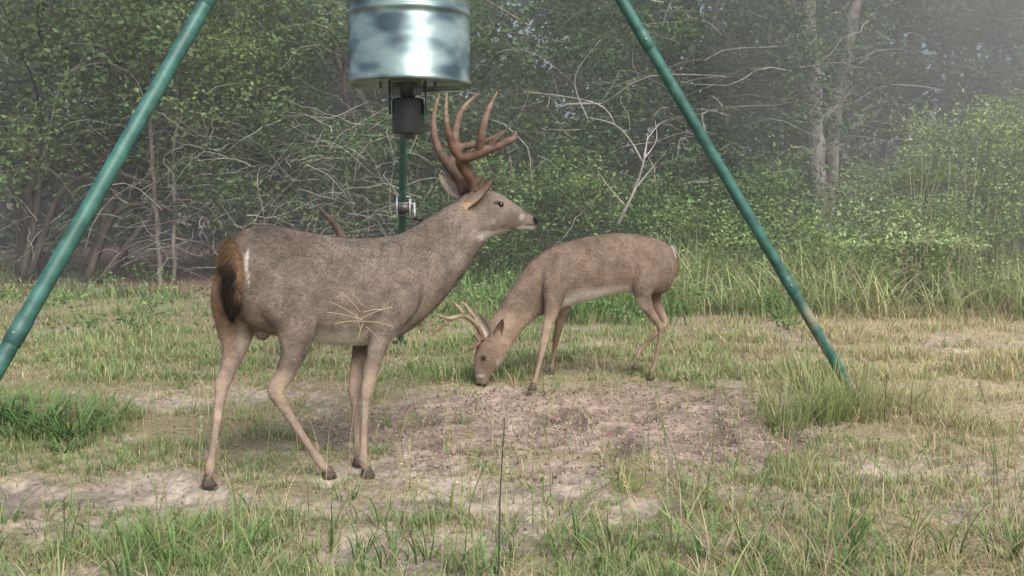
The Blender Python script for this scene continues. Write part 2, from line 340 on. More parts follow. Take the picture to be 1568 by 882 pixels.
def tree(name,base,path,r0,r1,limbs,col,crown,csz=.075,lc=(D1,D2),lr=.5,npc=130):
    e=empty(name); a=Acc(); base=np.asarray(base,float)
    P=spline([base+np.array(p) for p in path],26); P[:,0]+=rng.normal(0,.014,26)
    rr=np.linspace(r0,r1,26)*rng.uniform(.9,1.1,26); rr[0]*=1.5; rr[1]*=1.2
    V_,F_,C_=tubes(P[None],rr[None],12,np.array(col)); nz=fbm(V_[:,0]*9,V_[:,1]*9,V_[:,2]*4,seed=66)[:,None]; a.add(V_,F_,C_*(.35+1.25*nz)); ends=[P[-1]]
    for i in range(limbs):
        k=rng.integers(8,24); p=P[k]; d=rng.normal(size=3); d[2]=abs(d[2])*.6+.25; d/=np.linalg.norm(d); L=rng.uniform(.9,2.0)
        q=spline([p,p+d*L*.5+rng.normal(0,.12,3),p+d*L+np.array([0,0,.15])+rng.normal(0,.15,3)],9); tube1(a,q,np.linspace(rr[k]*.4,.01,9),7,np.array(col)*.8,False); ends+= [q[-1],q[5]]
        for j in range(3):
            s=q[rng.integers(3,8)]; d2=d+rng.normal(0,.7,3); d2/=np.linalg.norm(d2); q2=spline([s,s+d2*.35,s+d2*.75+rng.normal(0,.08,3)],6); tube1(a,q2,np.linspace(.012,.004,6),5,np.array(col)*.8,False); ends.append(q2[-1])
    a.make('trunk',bark,True,e)
    if crown:
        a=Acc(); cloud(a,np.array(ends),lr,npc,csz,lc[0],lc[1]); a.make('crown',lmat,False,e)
    return e
def gx_(px,Y): return (px-784)/1500*Y
RC=([.125,.18,.10],[.215,.28,.16])  # paler greens for right-hand trees: haze put into the leaf colour
tree('tree',[gx_(1248,14.6),14.6,0],[(0,0,-.1),(.03,0,1.2),(-.06,0,2.4),(-.16,.0,3.6),(-.2,0,5),(-.1,.1,6.5)],.14,.09,6,[.32,.30,.28],True,lc=RC)
tree('tree',[gx_(1262,14.8),14.8,0],[(0,0,-.1),(.05,0,1.2),(.12,0,2.4),(.30,.0,3.6),(.55,0,5),(.7,.1,6.5)],.12,.07,6,[.22,.205,.185],True,lc=RC)
for px,Y,dx,r,c in [(25,13.4,.5,.08,.07),(75,13.8,-.9,.10,.065),(120,13.3,1.1,.08,.065),(245,12.9,-.1,.035,.16),(262,13.0,.15,.03,.18),(170,14,.9,.06,.08),(1180,16,.3,.05,.16),(560,14,-.3,.05,.12)]:
    X=gx_(px,Y); tree('tree',[X,Y,0],[(0,0,-.1),(dx*.35,0,.8),(dx*.6,0,1.8),(dx*1.0,.1,3.2),(dx*1.2,.2,5.2)],r,r*.5,7,[c,c*.9,c*.8],True,lc=(D1,[.18,.26,.11]))
A=Acc()
for p in ([(40,385),(90,300),(140,265)],[(150,380),(230,335),(300,300)],[(30,375),(60,290),(45,220)],[(130,385),(175,330),(230,310)]):
    q=[atY(a,b_,13.0) for a,b_ in p]; q[0][2]=.0; tube1(A,spline(q,9),np.linspace(.055,.025,9),8,np.array([.09,.08,.065]))
A.make('fallen_logs',bark,True)
A=Acc(); Yb=11.6
def br(pts,r0,r1,Y=Yb,c=(.42,.39,.36)):
    tube1(A,spline([atY(a,b_,Y+rng.normal(0,.1)) for a,b_ in pts],10),np.linspace(r0,r1,10),6,np.array(c))
br([(942,352),(958,320),(972,290),(985,250),(992,205)],.024,.009); br([(972,290),(1000,255),(1018,235)],.012,.005); br([(985,250),(965,215),(940,190),(900,180)],.012,.005)
br([(960,318),(935,290),(915,262)],.01,.004); br([(990,215),(1010,190),(1040,178)],.008,.004); br([(985,245),(1005,215),(1003,185)],.007,.003); br([(942,192),(925,165),(880,150),(800,140)],.010,.004,12.2)
br([(900,182),(880,120),(920,60)],.008,.004,12.5,(.34,.32,.3))
A.make('dead_sapling',bark,True)
A=Acc(); c=np.array([.13,.10,.085])
tube1(A,spline([atY(540,392,6.6),atY(522,360,6.6),atY(510,340,6.6),atY(487,317,6.55)],9),[.034,.031,.029,.027,.024,.022,.018,.013,.005],9,c)
tube1(A,spline([atY(510,340,6.6),atY(516,326,6.6)],4),[.014,.011,.008,.003],7,c); tube1(A,spline([atY(540,392,6.6),G(560,500)],6),.035,9,c)
A.make('broken_branch',bark,True)
A=Acc()
P=rpts(270,3.9,9.5,10.0,13.0,.1,1.0); top=.95+1.05*sst(3.9,5.6,P[:,0])+.4*vn(P[:,0]*2,P[:,1]*2,seed=8); P[:,2]*=top
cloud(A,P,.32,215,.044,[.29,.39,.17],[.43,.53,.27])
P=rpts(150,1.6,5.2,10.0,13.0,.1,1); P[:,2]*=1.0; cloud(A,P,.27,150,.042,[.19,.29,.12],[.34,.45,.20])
P=rpts(400,4.4,9.3,10.3,12.5,.6,1.7); n=len(P)
A.add(*tubes(np.stack([P*[1,1,0],P*[1,1,.6],P+rng.normal(0,.08,(n,3))],1),.005,4,jit([.4,.42,.24],n,.3)))
A.make('bush',lmat)
A=Acc(); n=100; P=rpts(n,3.0,9.0,8.8,11,.0,.01)
for i in range(n):
    t=P[i]+np.array([rng.normal(0,.12),0,rng.uniform(.3,.8)]); tube1(A,spline([P[i],(P[i]+t)/2+rng.normal(0,.03,3),t],6),.0035,4,STRAW*.8,False)
    A.add(*leaves(t+rng.normal(0,.03,(14,3)),.02,jit(STRAW,14,.2)))
A.make('dry_weeds',gmat)
A=Acc(); n=5000; xx=rng.uniform(-9,1,n); yy=rng.uniform(11,18,n); A.add(*leaves(np.stack([xx,yy,rng.uniform(.01,.05,n)],1),.06,jit([.27,.19,.13],n,.4)))
n=2600; yy=rng.uniform(2.6,8,n); xx=rng.uniform(-.55,.58,n)*yy; A.add(*leaves(np.stack([xx,yy,gz(xx,yy)+.006],1),.019,jit([.36,.29,.19],n,.5)))
A.make('leaf_litter',lmat)
A=Acc(); n=4200; a=rng.uniform(0,6.28,n); q=np.sqrt(rng.random(n)); xx=.38+1.5*q*np.cos(a); yy=4.9+1.1*q*np.sin(a); kk=rng.random(n)<bare(xx,yy); xx=xx[kk];yy=yy[kk];n=len(xx)
oct_=np.array([[1,0,0],[-1,0,0],[0,1,0],[0,-1,0],[0,0,1],[0,0,-1]],float); of=np.array([[0,2,4],[2,1,4],[1,3,4],[3,0,4],[2,0,5],[1,2,5],[3,1,5],[0,3,5]])
s=rng.uniform(.003,.012,n)[:,None,None]; V=oct_[None]*s*rng.uniform(.6,1.2,(n,6,1)); V=V+np.stack([xx,yy,gz(xx,yy)+.002],1)[:,None]
A.add(V.reshape(-1,3),[(of[None]+(np.arange(n)*6)[:,None,None]).reshape(-1,3)],np.repeat(jit([.28,.215,.17],n,.5),6,0))
A.make('soil_clods',attrmat('clod',rough=1,spec=.1))
# ------------------------------------------------------------------ feeder
fe=empty('tripod_deer_feeder')
steel,nt,N,L=newmat('green_painted_pipe')
o=N.new('ShaderNodeOutputMaterial'); p=N.new('ShaderNodeBsdfPrincipled'); at=N.new('ShaderNodeAttribute'); at.attribute_name='Col'
tc=N.new('ShaderNodeTexCoord'); n1=N.new('ShaderNodeTexNoise'); n1.inputs['Scale'].default_value=14; n1.inputs['Detail'].default_value=8
L.new(tc.outputs['Object'],n1.inputs[0]); r=N.new('ShaderNodeMapRange'); r.inputs[1].default_value=.35; r.inputs[2].default_value=.7; r.inputs[3].default_value=.65; r.inputs[4].default_value=1.45; L.new(n1.outputs[0],r.inputs[0])
mm=N.new('ShaderNodeVectorMath'); mm.operation='SCALE'; L.new(at.outputs['Color'],mm.inputs[0]); L.new(r.outputs[0],mm.inputs['Scale']); L.new(mm.outputs[0],p.inputs['Base Color']); p.inputs['Roughness'].default_value=.5; L.new(p.outputs[0],o.inputs[0])
GP=np.array([.037,.128,.108])
apex=atY(630,-545,4.75)
BX=gx_(630,4.72); BY=4.72
footR=G(1322,628); footL=np.array([gx_(-205,2.93),2.93,0.]);
def legpts(f,t,n=24): return np.array([f+(t-f)*i/(n-1) for i in range(n)])
def leg(f,name,rust=False,r=.0285):
    a=Acc(); P=legpts(f,apex,60); V,F,C=tubes(P[None],r,16,GP)
    hz=V[:,2]
    if rust:
        nn=fbm(V[:,0]*25,V[:,2]*25,V[:,1]*25,seed=3); k=(sst(.62,.45,hz)*sst(.42,.5,nn))[:,None]; C=C*(1-k)+np.array([.30,.24,.17])*k*(.7+.6*nn[:,None])
    a.add(V,F,C); d=(apex-f)/np.linalg.norm(apex-f)
    for s in (.185,.52):
        c=f+(apex-f)*s; tube1(a,[c-d*.05,c-d*.048,c+d*.048,c+d*.05],[r,r+.0025,r+.0025,r],16,GP*.9,False)
        tube1(a,[c+np.array([0,-r-.008,0]),c+np.array([0,-r,0])],.006,8,np.array([.2,.22,.2]))
    tube1(a,[f+[0,0,-.01],f+[0,0,.006]],.06,16,GP*.6)
    a.make(name,steel,True,fe)
leg(footR,'leg_1',True); leg(footL,'leg_2')
footB=G(613,524); leg(footB,'leg_3',r=.026)
a=Acc(); tube1(a,[apex+[0,0,-.12],apex+[0,0,.06]],.05,16,GP); tube1(a,[apex+[0,0,-.12],[BX,BY,2.62]],.004,6,np.array([.25,.25,.25])); a.make('apex_bracket',steel,True,fe)
wc=footB+(apex-footB)*((1.06-footB[2])/(apex[2]-footB[2])); a=Acc()
gal=np.array([.55,.57,.58]); 
box(a,wc+[-.028,-.05,0],I3,(.003,.045,.075),gal); box(a,wc+[.060,-.05,0],I3,(.003,.045,.065),gal); box(a,wc+[.016,-.03,.078],I3,(.047,.03,.004),gal*.8)
tube1(a,[wc+[-.024,-.06,.0],wc+[.056,-.06,0]],.034,14,np.array([.10,.10,.10])); tube1(a,[wc+[-.05,-.06,.03],wc+[.085,-.06,.03]],.008,8,gal*.6)
tube1(a,[wc+[.088,-.06,.0],wc+[.094,-.06,.0]],.04,14,gal); tube1(a,[wc+[.09,-.07,.03],wc+[.095,-.12,-.07]],.009,8,gal*.7); tube1(a,[wc+[.09,-.12,-.07],wc+[.15,-.12,-.075]],.014,8,np.array([.04,.04,.04]))
tube1(a,[wc+[.016,-.06,.03],apex+[0,.06,-.08]],.003,5,np.array([.3,.3,.3]))
for zz in(-.05,.05): tube1(a,[wc+[-.034,-.02,zz],wc+[.04,-.02,zz]],.006,6,gal*.7)
a.make('winch',attrmat('galvanised',rough=.45,spec=.5,metal=.4,varscale=30,var=.2),False,fe)
def lathe(acc,prof,cx,cy,n,col):
    prof=np.array(prof); an=np.arange(n)*2*np.pi/n; K=len(prof)
    V=np.stack([cx+prof[:,0:1]*np.cos(an),cy+prof[:,0:1]*np.sin(an),np.repeat(prof[:,1:2],n,1)],-1).reshape(-1,3)
    idx=np.arange(K*n).reshape(K,n); nx_=np.roll(idx,-1,1); F=np.stack([idx[:-1],nx_[:-1],nx_[1:],idx[1:]],-1).reshape(-1,4)
    acc.add(V,[F],col)
zb=1.665; R0=.286
prof=[(0.001,zb+.018),(.10,zb+.016),(.12,zb+.004),(.2,zb+.012),(R0-.012,zb+.016),(R0-.008,zb-.006),(R0+.003,zb-.009),(R0+.008,zb-.002),(R0+.006,zb+.008),(R0,zb+.02)]
for hz in (.315,.59):
    prof+=[(R0,zb+hz-.03),(R0-.004,zb+hz-.02),(R0+.003,zb+hz-.01),(R0+.010,zb+hz),(R0+.003,zb+hz+.01),(R0-.004,zb+hz+.02),(R0,zb+hz+.03)]
prof+=[(R0,zb+.85),(R0+.006,zb+.862),(R0+.008,zb+.872),(R0,zb+.88),(.001,zb+.90)]
dm,nt,N,L=newmat('camo_painted_drum')
o=N.new('ShaderNodeOutputMaterial'); p=N.new('ShaderNodeBsdfPrincipled'); tc=N.new('ShaderNodeTexCoord')
mp=N.new('ShaderNodeMapping'); mp.inputs['Scale'].default_value=(1,1,1.9); mp.inputs['Location'].default_value=(.3,0,.2); L.new(tc.outputs['Object'],mp.inputs[0])
n1=N.new('ShaderNodeTexNoise'); n1.inputs['Scale'].default_value=6.0; n1.inputs['Detail'].default_value=1.2; n1.inputs['Distortion'].default_value=.1; L.new(mp.outputs[0],n1.inputs[0])
cr=N.new('ShaderNodeValToRGB'); e=cr.color_ramp.elements; e[0].position=.32; e[0].color=(.075,.11,.125,1); e[1].position=.68; e[1].color=(.31,.42,.42,1); m1=e.new(.44); m1.color=(.15,.22,.235,1); m2=e.new(.54); m2.color=(.25,.345,.325,1)
L.new(n1.outputs[0],cr.inputs[0]); n2=N.new('ShaderNodeTexNoise'); n2.inputs['Scale'].default_value=25; n2.inputs['Detail'].default_value=8; L.new(mp.outputs[0],n2.inputs[0])
mr=N.new('ShaderNodeMapRange'); mr.inputs[3].default_value=.75; mr.inputs[4].default_value=1.25; L.new(n2.outputs[0],mr.inputs[0]); mm=N.new('ShaderNodeVectorMath'); mm.operation='SCALE'; L.new(cr.outputs[0],mm.inputs[0]); L.new(mr.outputs[0],mm.inputs['Scale']); L.new(mm.outputs[0],p.inputs['Base Color'])
p.inputs['Roughness'].default_value=.32; p.inputs['Metallic'].default_value=.5; L.new(p.outputs[0],o.inputs[0])
a=Acc(); lathe(a,prof,BX,BY,64,np.array([.3,.4,.4])); a.make('drum',dm,True,fe)
a=Acc(); blk=np.array([.05,.06,.065]); mx_=gx_(627,BY)
lathe(a,[(.001,zb-.07),(.03,zb-.07),(.04,zb-.04),(.055,zb-.02),(.06,zb+.005)],mx_,BY,24,blk*1.8)
lathe(a,[(.001,zb-.236),(.070,zb-.236),(.076,zb-.23),(.076,zb-.08),(.070,zb-.07),(.001,zb-.068)],mx_,BY,32,blk)
lathe(a,[(.001,zb-.26),(.03,zb-.26),(.03,zb-.235)],mx_,BY,16,blk*2)
for s in(-1,1):
    box(a,[mx_+s*.085,BY-.02,zb-.065],I3,(.003,.02,.08),blk*2); box(a,[mx_+s*.05,BY-.07,zb-.03],I3,(.02,.003,.03),blk*3)
for an in np.arange(6)*1.05: tube1(a,[[mx_+.13*math.cos(an),BY+.13*math.sin(an),zb+.02],[mx_+.13*math.cos(an),BY+.13*math.sin(an),zb-.02]],.008,6,blk*3)
a.make('spinner_unit',attrmat('black_plastic',rough=.45,spec=.4),False,fe)
# ------------------------------------------------------------------ deer
fur=attrmat('fur',rough=.9,spec=.1,bumpscale=110,bumpstr=.7,varscale=16,var=.22,bd=.007)
hairm=leafmat('hair',.15)
antm=attrmat('antler',rough=.6,spec=.25,bumpscale=60,bumpstr=.6,varscale=25,var=.35,bd=.004)
hornm=attrmat('hoof',rough=.5,spec=.4); eyem=attrmat('eye',rough=.08,spec=.8)
def loft(acc,rings,n=20):
    K=len(rings); an=np.arange(n)*2*np.pi/n; V=[]
    for c,a_,b_ in rings: V.append(c+np.outer(np.cos(an),a_)+np.outer(np.sin(an),b_))
    V=np.array(V).reshape(-1,3); idx=np.arange(K*n).reshape(K,n); nx_=np.roll(idx,-1,1)
    F=np.stack([idx[:-1],nx_[:-1],nx_[1:],idx[1:]],-1).reshape(-1,4)
    V=np.concatenate([V,[rings[0][0],rings[-1][0]]]); i=np.arange(n); j=(i+1)%n
    acc.add(V,[F,np.stack([j,i,np.full(n,K*n)],1),np.stack([i+(K-1)*n,j+(K-1)*n,np.full(n,K*n+1)],1)],np.array([1.,1,1]))
def resamp(A_,n): return spline(np.array(A_),n)
def bodyloft(acc,tb,lat,n=60):
    T_=resamp([t[0] for t in tb],n); B_=resamp([t[1] for t in tb],n); W=np.clip(resamp([[t[2],0,0] for t in tb],n)[:,0],.004,1); Lv=resamp(lat,n)
    loft(acc,[((T_[i]+B_[i])/2,(T_[i]-B_[i])/2,Lv[i]/np.linalg.norm(Lv[i])*W[i]) for i in range(n)],28)
def limb(acc,P,rf,rl,latv,n=44,dome=True):
    P=resamp(P,n); rf=np.clip(resamp([[r,0,0] for r in rf],n)[:,0],.006,1); rl=np.clip(resamp([[r,0,0] for r in rl],n)[:,0],.006,1)
    Tn=np.gradient(P,axis=0); Tn/=np.linalg.norm(Tn,axis=1)[:,None]; R_=[]
    if dome:
        e0=rf[0]*.8
        for t in (.97,.85,.65,.35):
            l=latv-Tn[0]*np.dot(latv,Tn[0]); l/=np.linalg.norm(l); f=np.cross(Tn[0],l); q=math.sqrt(1-t*t); R_.append((P[0]-Tn[0]*e0*t,f*rf[0]*q,l*rl[0]*q))
    for i in range(n):
        l=latv-Tn[i]*np.dot(latv,Tn[i]); l/=np.linalg.norm(l); f=np.cross(Tn[i],l); R_.append((P[i],f*rf[i],l*rl[i]))
    loft(acc,R_,16)
def remesh(acc,vox,smooth_it=5,name='tmp'):
    ob=acc.make(name,None); m=ob.modifiers.new('r','REMESH'); m.mode='VOXEL'; m.voxel_size=vox; m.adaptivity=0
    s=ob.modifiers.new('s','SMOOTH'); s.factor=.5; s.iterations=smooth_it
    dg=bpy.context.evaluated_depsgraph_get(); me=bpy.data.meshes.new_from_object(ob.evaluated_get(dg)); bpy.data.objects.remove(ob)
    for at_ in list(me.color_attributes): me.color_attributes.remove(at_)
    return me
def getv(me):
    v=np.zeros(len(me.vertices)*3,np.float32); me.vertices.foreach_get('co',v); nn=np.zeros(len(me.vertices)*3,np.float32); me.vertices.foreach_get('normal',nn); return v.reshape(-1,3).astype(float),nn.reshape(-1,3).astype(float)
def finish(me,name,mat,parent):
    if me.materials: me.materials.clear()
    me.materials.append(mat); me.polygons.foreach_set('use_smooth',np.ones(len(me.polygons),bool)); ob=bpy.data.objects.new(name,me); sc.collection.objects.link(ob); ob.parent=parent; return ob
def spots(V,C,lst,seed=0):
    nz=(fbm(V[:,0]*28,V[:,1]*28,V[:,2]*28,seed=seed)-.5)
    for P,r,c,st in lst:
        P=np.asarray(P); r=np.broadcast_to(np.asarray(r,float),(3,)); d=np.sqrt((((V-P)/r)**2).sum(1))+nz*.5
        k=(sst(1.15,.6,d)*st)[:,None]; C=C*(1-k)+np.asarray(c)*k
    return C
def hair(V,Nn,C,flow,n,ln,w,name,parent,lift=.35):
    i=rng.integers(0,len(V),n); p=V[i]+rng.normal(0,.002,(n,3)); f=flow(p); nn=Nn[i]; f=f-nn*(f*nn).sum(1)[:,None]; f/=np.linalg.norm(f,axis=1)[:,None]+1e-6
    d=f+nn*lift+rng.normal(0,.18,(n,3)); d/=np.linalg.norm(d,axis=1)[:,None]; sd=np.cross(d,nn); sd/=np.linalg.norm(sd,axis=1)[:,None]+1e-6
    L_=(ln*(.5+.9*rng.random(n)))[:,None] if np.ndim(ln)==0 else (ln[i]*(.5+.9*rng.random(n)))[:,None]
    VV=np.stack([p-sd*w/2-nn*.001,p+sd*w/2-nn*.001,p+d*L_],1).reshape(-1,3); cc=np.repeat(C[i]*(1+rng.uniform(-.35,.35,(n,1))),3,0)
    mk(name,VV,[(np.arange(n)*3)[:,None]+np.array([[0,1,2]])],cc,hairm,False,parent)
def ear(acc,base,tip,wd,face,cout,cin,cup=.5,n=14,m=9):
    base=np.asarray(base);tip=np.asarray(tip); ax=tip-base; L_=np.linalg.norm(ax); ax/=L_; face=np.asarray(face,float); face-=ax*np.dot(face,ax); face/=np.linalg.norm(face); sd=np.cross(ax,face)
    for side,c in((0,cout),(1,cin)):
        V=[];C=[]
        for i in range(n):
            t=i/(n-1); w=wd*(math.sin(math.pi*min(1,(t*.86+.14))**.85))**.75 if t<1 else .0
            w=max(w,.001)
            for j in range(m):
                u=(j/(m-1)-.5)*2; V.append(base+ax*L_*t+sd*w*.5*u+face*(w*cup*(u*u)-.25*w*cup+side*.004-(.012*math.sin(math.pi*t))))
                e_=abs(u)>.7 ; C.append(np.array(c)*(0.75 if e_ and side==1 else 1)*(1-.25*t**3))
        idx=np.arange(n*m).reshape(n,m); F=np.stack([idx[:-1,:-1],idx[:-1,1:],idx[1:,1:],idx[1:,:-1]],-1).reshape(-1,4)
        acc.add(np.array(V),[F],np.array(C))
def ball(acc,c,r,col,ax=(1,1,1)):
    n=12;K=9;pr=[(max(1e-4,math.sin(math.pi*i/(K-1)))*r,-math.cos(math.pi*i/(K-1))*r) for i in range(K)]
    s=Acc(); lathe(s,pr,0,0,n,np.array(col)); acc.add(np.concatenate(s.V)*np.array(ax)+np.asarray(c),[np.concatenate(s.F[4])],np.array(col))
def hoofs(acc,hp,fwd,latv,s=1.):
    for sg in(-1,1):
        c=np.array(hp)+latv*sg*.011*s; R_=[]
        for z_,f0,f1,w in((0.0,-.026,.034,.0125),(.015,-.023,.027,.012),(.032,-.018,.018,.011),(.045,-.013,.012,.009)):
            R_.append((c+fwd*(f0+f1)/2*s+np.array([0,0,z_*s-.008]),fwd*(f1-f0)/2*s,latv*w*s))
        loft(acc,R_,12)
class Pl:
    def __init__(s,P0,yaw_f):
        s.P0=np.array([P0[0],P0[1],0.]); s.f=np.array([yaw_f[0],yaw_f[1],0.]); s.f/=np.linalg.norm(s.f); s.l=np.array([-s.f[1],s.f[0],0.])
    def __call__(s,px,py,lat=0.):
        d=ray(px,py); q=s.P0+s.l*lat; t=np.dot(q-C0,s.l)/np.dot(d,s.l); return C0+d*t
    def loc(s,V): r=V-s.P0; return r@s.f, r@s.l, V[:,2] if V.ndim==2 else V[2]
def mkleg(acc,pl,pts,hoof,topz=None):
    hp=G(*hoof); hl=(hp-pl.P0)@pl.l; ys=[p[1] for p in pts]; P=[];rf=[];rl=[]
    for p in pts:
        w=sst(ys[1],hoof[1]-20,p[1]); lat=p[2]*(1-w)+hl*w; P.append(pl(p[0],p[1],lat)); rf.append(p[3]); rl.append(p[4])
    P.append(hp+np.array([0,0,.03])); rf.append(rf[-1]*.95); rl.append(rl[-1]*.95)
    limb(acc,P,rf,rl,pl.l); return hp
# ================= big buck
b1=Pl((gx_(352,3.85),3.85),(math.cos(R(30)),math.sin(R(30))))
pk=b1(716,300); h1=Pl((pk[0],pk[1]),(math.cos(R(8)),math.sin(R(8))))
A1=Acc()
tb=[(350,396,350,440,.05),(357,366,362,480,.12),(376,350,390,505,.145),(405,345,425,515,.15),(440,349,470,522,.142),(480,357,505,527,.145),(520,363,540,529,.16),(555,365,572,526,.158),(585,363,600,517,.145),(612,358,622,508,.135),(638,345,646,490,.118),(662,330,676,460,.098),(686,315,708,420,.081),(704,304,730,386,.068),(717,297,745,366,.058)]
bodyloft(A1,[(b1(a,b_),b1(c,d),w) for a,b_,c,d,w in tb],[b1.l]*len(tb),70)
hb=[(706,300,738,372,.05),(720,293,748,366,.060),(740,290,762,359,.062),(760,294,776,355,.055),(779,305,790,352,.041),(795,316,801,352,.034),(808,325,811,353,.031),(817,331,817,353,.028),(823,338,822,349,.016)]
bodyloft(A1,[(h1(a,b_),h1(c,d),w) for a,b_,c,d,w in hb],[h1.l]*len(hb),40)
hps=[]
hps.append(mkleg(A1,b1,[(380,405,.08,.11,.075),(366,455,.095,.115,.075),(362,500,.10,.082,.058),(359,535,.095,.05,.040),(350,565,.09,.034,.028),(342,583,.085,.034,.023),(338,605,.08,.024,.018),(331,655,.07,.0165,.0145),(325,695,.065,.0165,.015),(322,712,.06,.021,.019),(320,728,.06,.018,.017)],(319,742)))
hps.append(mkleg(A1,b1,[(418,405,-.085,.13,.08),(442,455,-.105,.13,.075),(454,500,-.10,.088,.055),(450,540,-.10,.055,.040),(436,573,-.095,.038,.028),(423,597,-.095,.037,.024),(433,620,-.09,.024,.018),(455,655,-.09,.0175,.0145),(478,690,-.085,.017,.015),(488,704,-.085,.021,.019),(496,716,-.08,.018,.017)],(503,728)))
hps.append(mkleg(A1,b1,[(622,410,-.085,.09,.055),(610,455,-.115,.10,.058),(592,495,-.115,.066,.048),(579,528,-.11,.043,.034),(570,565,-.105,.031,.027),(562,600,-.10,.028,.024),(559,622,-.1,.0185,.017),(557,680,-.1,.016,.0145),(556,700,-.1,.021,.019),(558,713,-.1,.0175,.017)],(562,727)))
hps.append(mkleg(A1,b1,[(592,440,.10,.09,.045),(575,480,.10,.07,.045),(558,520,.09,.045,.036),(548,555,.08,.032,.027),(543,598,.06,.028,.023),(544,620,.05,.0185,.017),(546,670,.04,.0155,.014),(547,688,.04,.020,.018),(548,698,.04,.017,.016)],(549,709)))
ball(A1,b1(402,506,-.01),.034,[1,1,1],(1,.9,1.2))
limb(A1,[b1(600,385,-.09),b1(585,430,-.125),b1(575,475,-.125)],[.05,.06,.045],[.04,.045,.035],b1.l)
limb(A1,[b1(425,372,-.07),b1(470,420,-.10),b1(478,465,-.095)],[.05,.05,.04],[.05,.05,.04],b1.l)
limb(A1,[b1(728,325,-.01),b1(690,375,-.03),b1(655,430,-.05)],[.05,.055,.05],[.05,.06,.055],b1.l)
ball(A1,h1(764,308,-.036),.020,[1,1,1]); ball(A1,h1(764,308,.036),.020,[1,1,1]); ball(A1,h1(752,340,-.028),.034,[1,1,1])
me=remesh(A1,.0072,4); V,Nn=getv(me); s,l,zz=b1.loc(V)
n1_=fbm(V[:,0]*6,V[:,1]*6,V[:,2]*6,seed=4); n3=fbm(V[:,0]*22,V[:,1]*22,V[:,2]*22,seed=34)
C=np.tile(np.array([.220,.178,.150]),(len(V),1))*(.58+.68*n1_+.34*(n3-.5)*2)[:,None]
k=(sst(.80,1.0,zz)*sst(1.0,.8,s))[:,None]; C=C*(1-.25*k)
C=C*(1+.2*sst(.75,.6,zz)*sst(.5,.58,zz))[:,None]
lg=sst(.50,.38,zz)[:,None]; C=C*(1-lg)+np.array([.32,.25,.195])*(.7+.6*n3[:,None])*lg
bl=(sst(-.25,-.75,Nn[:,2])*sst(.62,.54,zz)*sst(.40,.48,zz)*sst(.1,.2,s)*sst(.75,.6,s))[:,None]; C=C*(1-bl)+np.array([.66,.61,.55])*bl
rp=(sst(.07,-.02,s)*sst(.45,.6,zz)*sst(1.0,.94,zz)*sst(-.11,-.04,l))[:,None]; C=C*(1-.7*rp)+np.array([.29,.18,.11])*(.6+.8*n3[:,None])*.7*rp
WH=np.array([.68,.64,.60]); 
tailside=[(b1(379,400,-.11),(.0065,.04,.055),WH*.9,.75),(b1(383,428,-.11),(.007,.04,.035),WH*.8,.6),(b1(345,530,.05),(.05,.05,.10),[.34,.25,.18],.5),(b1(388,480,-.06),(.035,.04,.045),[.34,.27,.21],.5),
 (b1(395,530,.0),(.1,.1,.06),[.5,.45,.4],.5),(b1(375,520,.06),(.03,.06,.12),[.5,.43,.36],.6),(b1(505,524,-.12),(.09,.07,.022),WH*.9,.7)]
face=[(h1(748,362,-.02),(.058,.07,.028),WH*.9,.75),(h1(772,356,-.02),(.05,.06,.020),WH*.9,.75),(h1(806,350,-.02),(.045,.05,.015),WH,.95),(h1(799,332,-.03),(.014,.05,.018),WH*.7,.5),
 (h1(744,294,-.02),(.045,.08,.02),[.17,.13,.10],.7),(h1(785,308,0),(.045,.03,.018),[.20,.155,.12],.65),(h1(806,322,0),(.02,.04,.016),[.10,.08,.07],.6),(h1(821,337,-.01),(.020,.05,.024),[.012,.012,.012],1.),(h1(814,345,-.03),(.026,.03,.0035),[.05,.04,.04],.8),
 (h1(766,311,-.055),.024,[.38,.34,.31],.35),(h1(762,311,-.055),(.022,.03,.011),[.05,.04,.035],.8),
 (h1(716,312,-.06),(.03,.04,.035),[.38,.23,.14],.6),(b1(418,428,-.19),(.014,.03,.024),[.12,.09,.08],.7),(b1(350,590,.07),(.03,.03,.045),[.20,.13,.09],.6),(b1(428,602,-.06),(.03,.03,.04),[.22,.15,.10],.5),(b1(402,514,-.02),(.045,.045,.035),[.20,.145,.12],.9),
 (b1(700,400,-.08),(.06,.06,.05),[.30,.26,.23],.4)]
C=spots(V,C,tailside+face,2)
setcol(me,C)
D=empty('white_tailed_deer'); finish(me,'body',fur,D)
def flow1(p):
    s_,l_,z_=b1.loc(p); f=np.tile(-b1.f,(len(p),1)); f[:,2]-=.45+.9*(z_<.55); f[z_<.4]=[0,0,-1]; return f
hl=np.where(zz<.45,.006,.013)*np.where((s>1.03),.45,1.)
hair(V,Nn,C,flow1,120000,hl,.0015,'coat_hair',D,.22)
A2=Acc(); Pt=[atY(a,b_,Y) for a,b_,Y in [(354,372,3.86),(353,388,3.81),(353,412,3.78),(353,440,3.775),(354,464,3.78),(355,486,3.79)]]
tl=np.array([-.93,.36,0.]); tl/=np.linalg.norm(tl)
limb(A2,Pt,[.02,.024,.024,.022,.018,.006],[.03,.048,.056,.050,.034,.008],tl,24)
me=remesh(A2,.006,3); V,Nn=getv(me); zz=V[:,2]; ct=np.array([np.interp(z_,[q[2] for q in Pt][::-1],[np.dot(q,tl) for q in Pt][::-1]) for z_ in zz]); l=V@tl-ct; n2_=fbm(V[:,0]*30,V[:,1]*30,V[:,2]*30,seed=9)
kb=(sst(.046,.024,np.abs(l+.004)+(n2_-.5)*.04)*sst(.97,.84,zz))[:,None]; C=np.array([.22,.14,.085])*(1-kb)*(.6+.8*n2_[:,None])+np.array([.033,.026,.023])*kb
setcol(me,C); finish(me,'tail',fur,D)
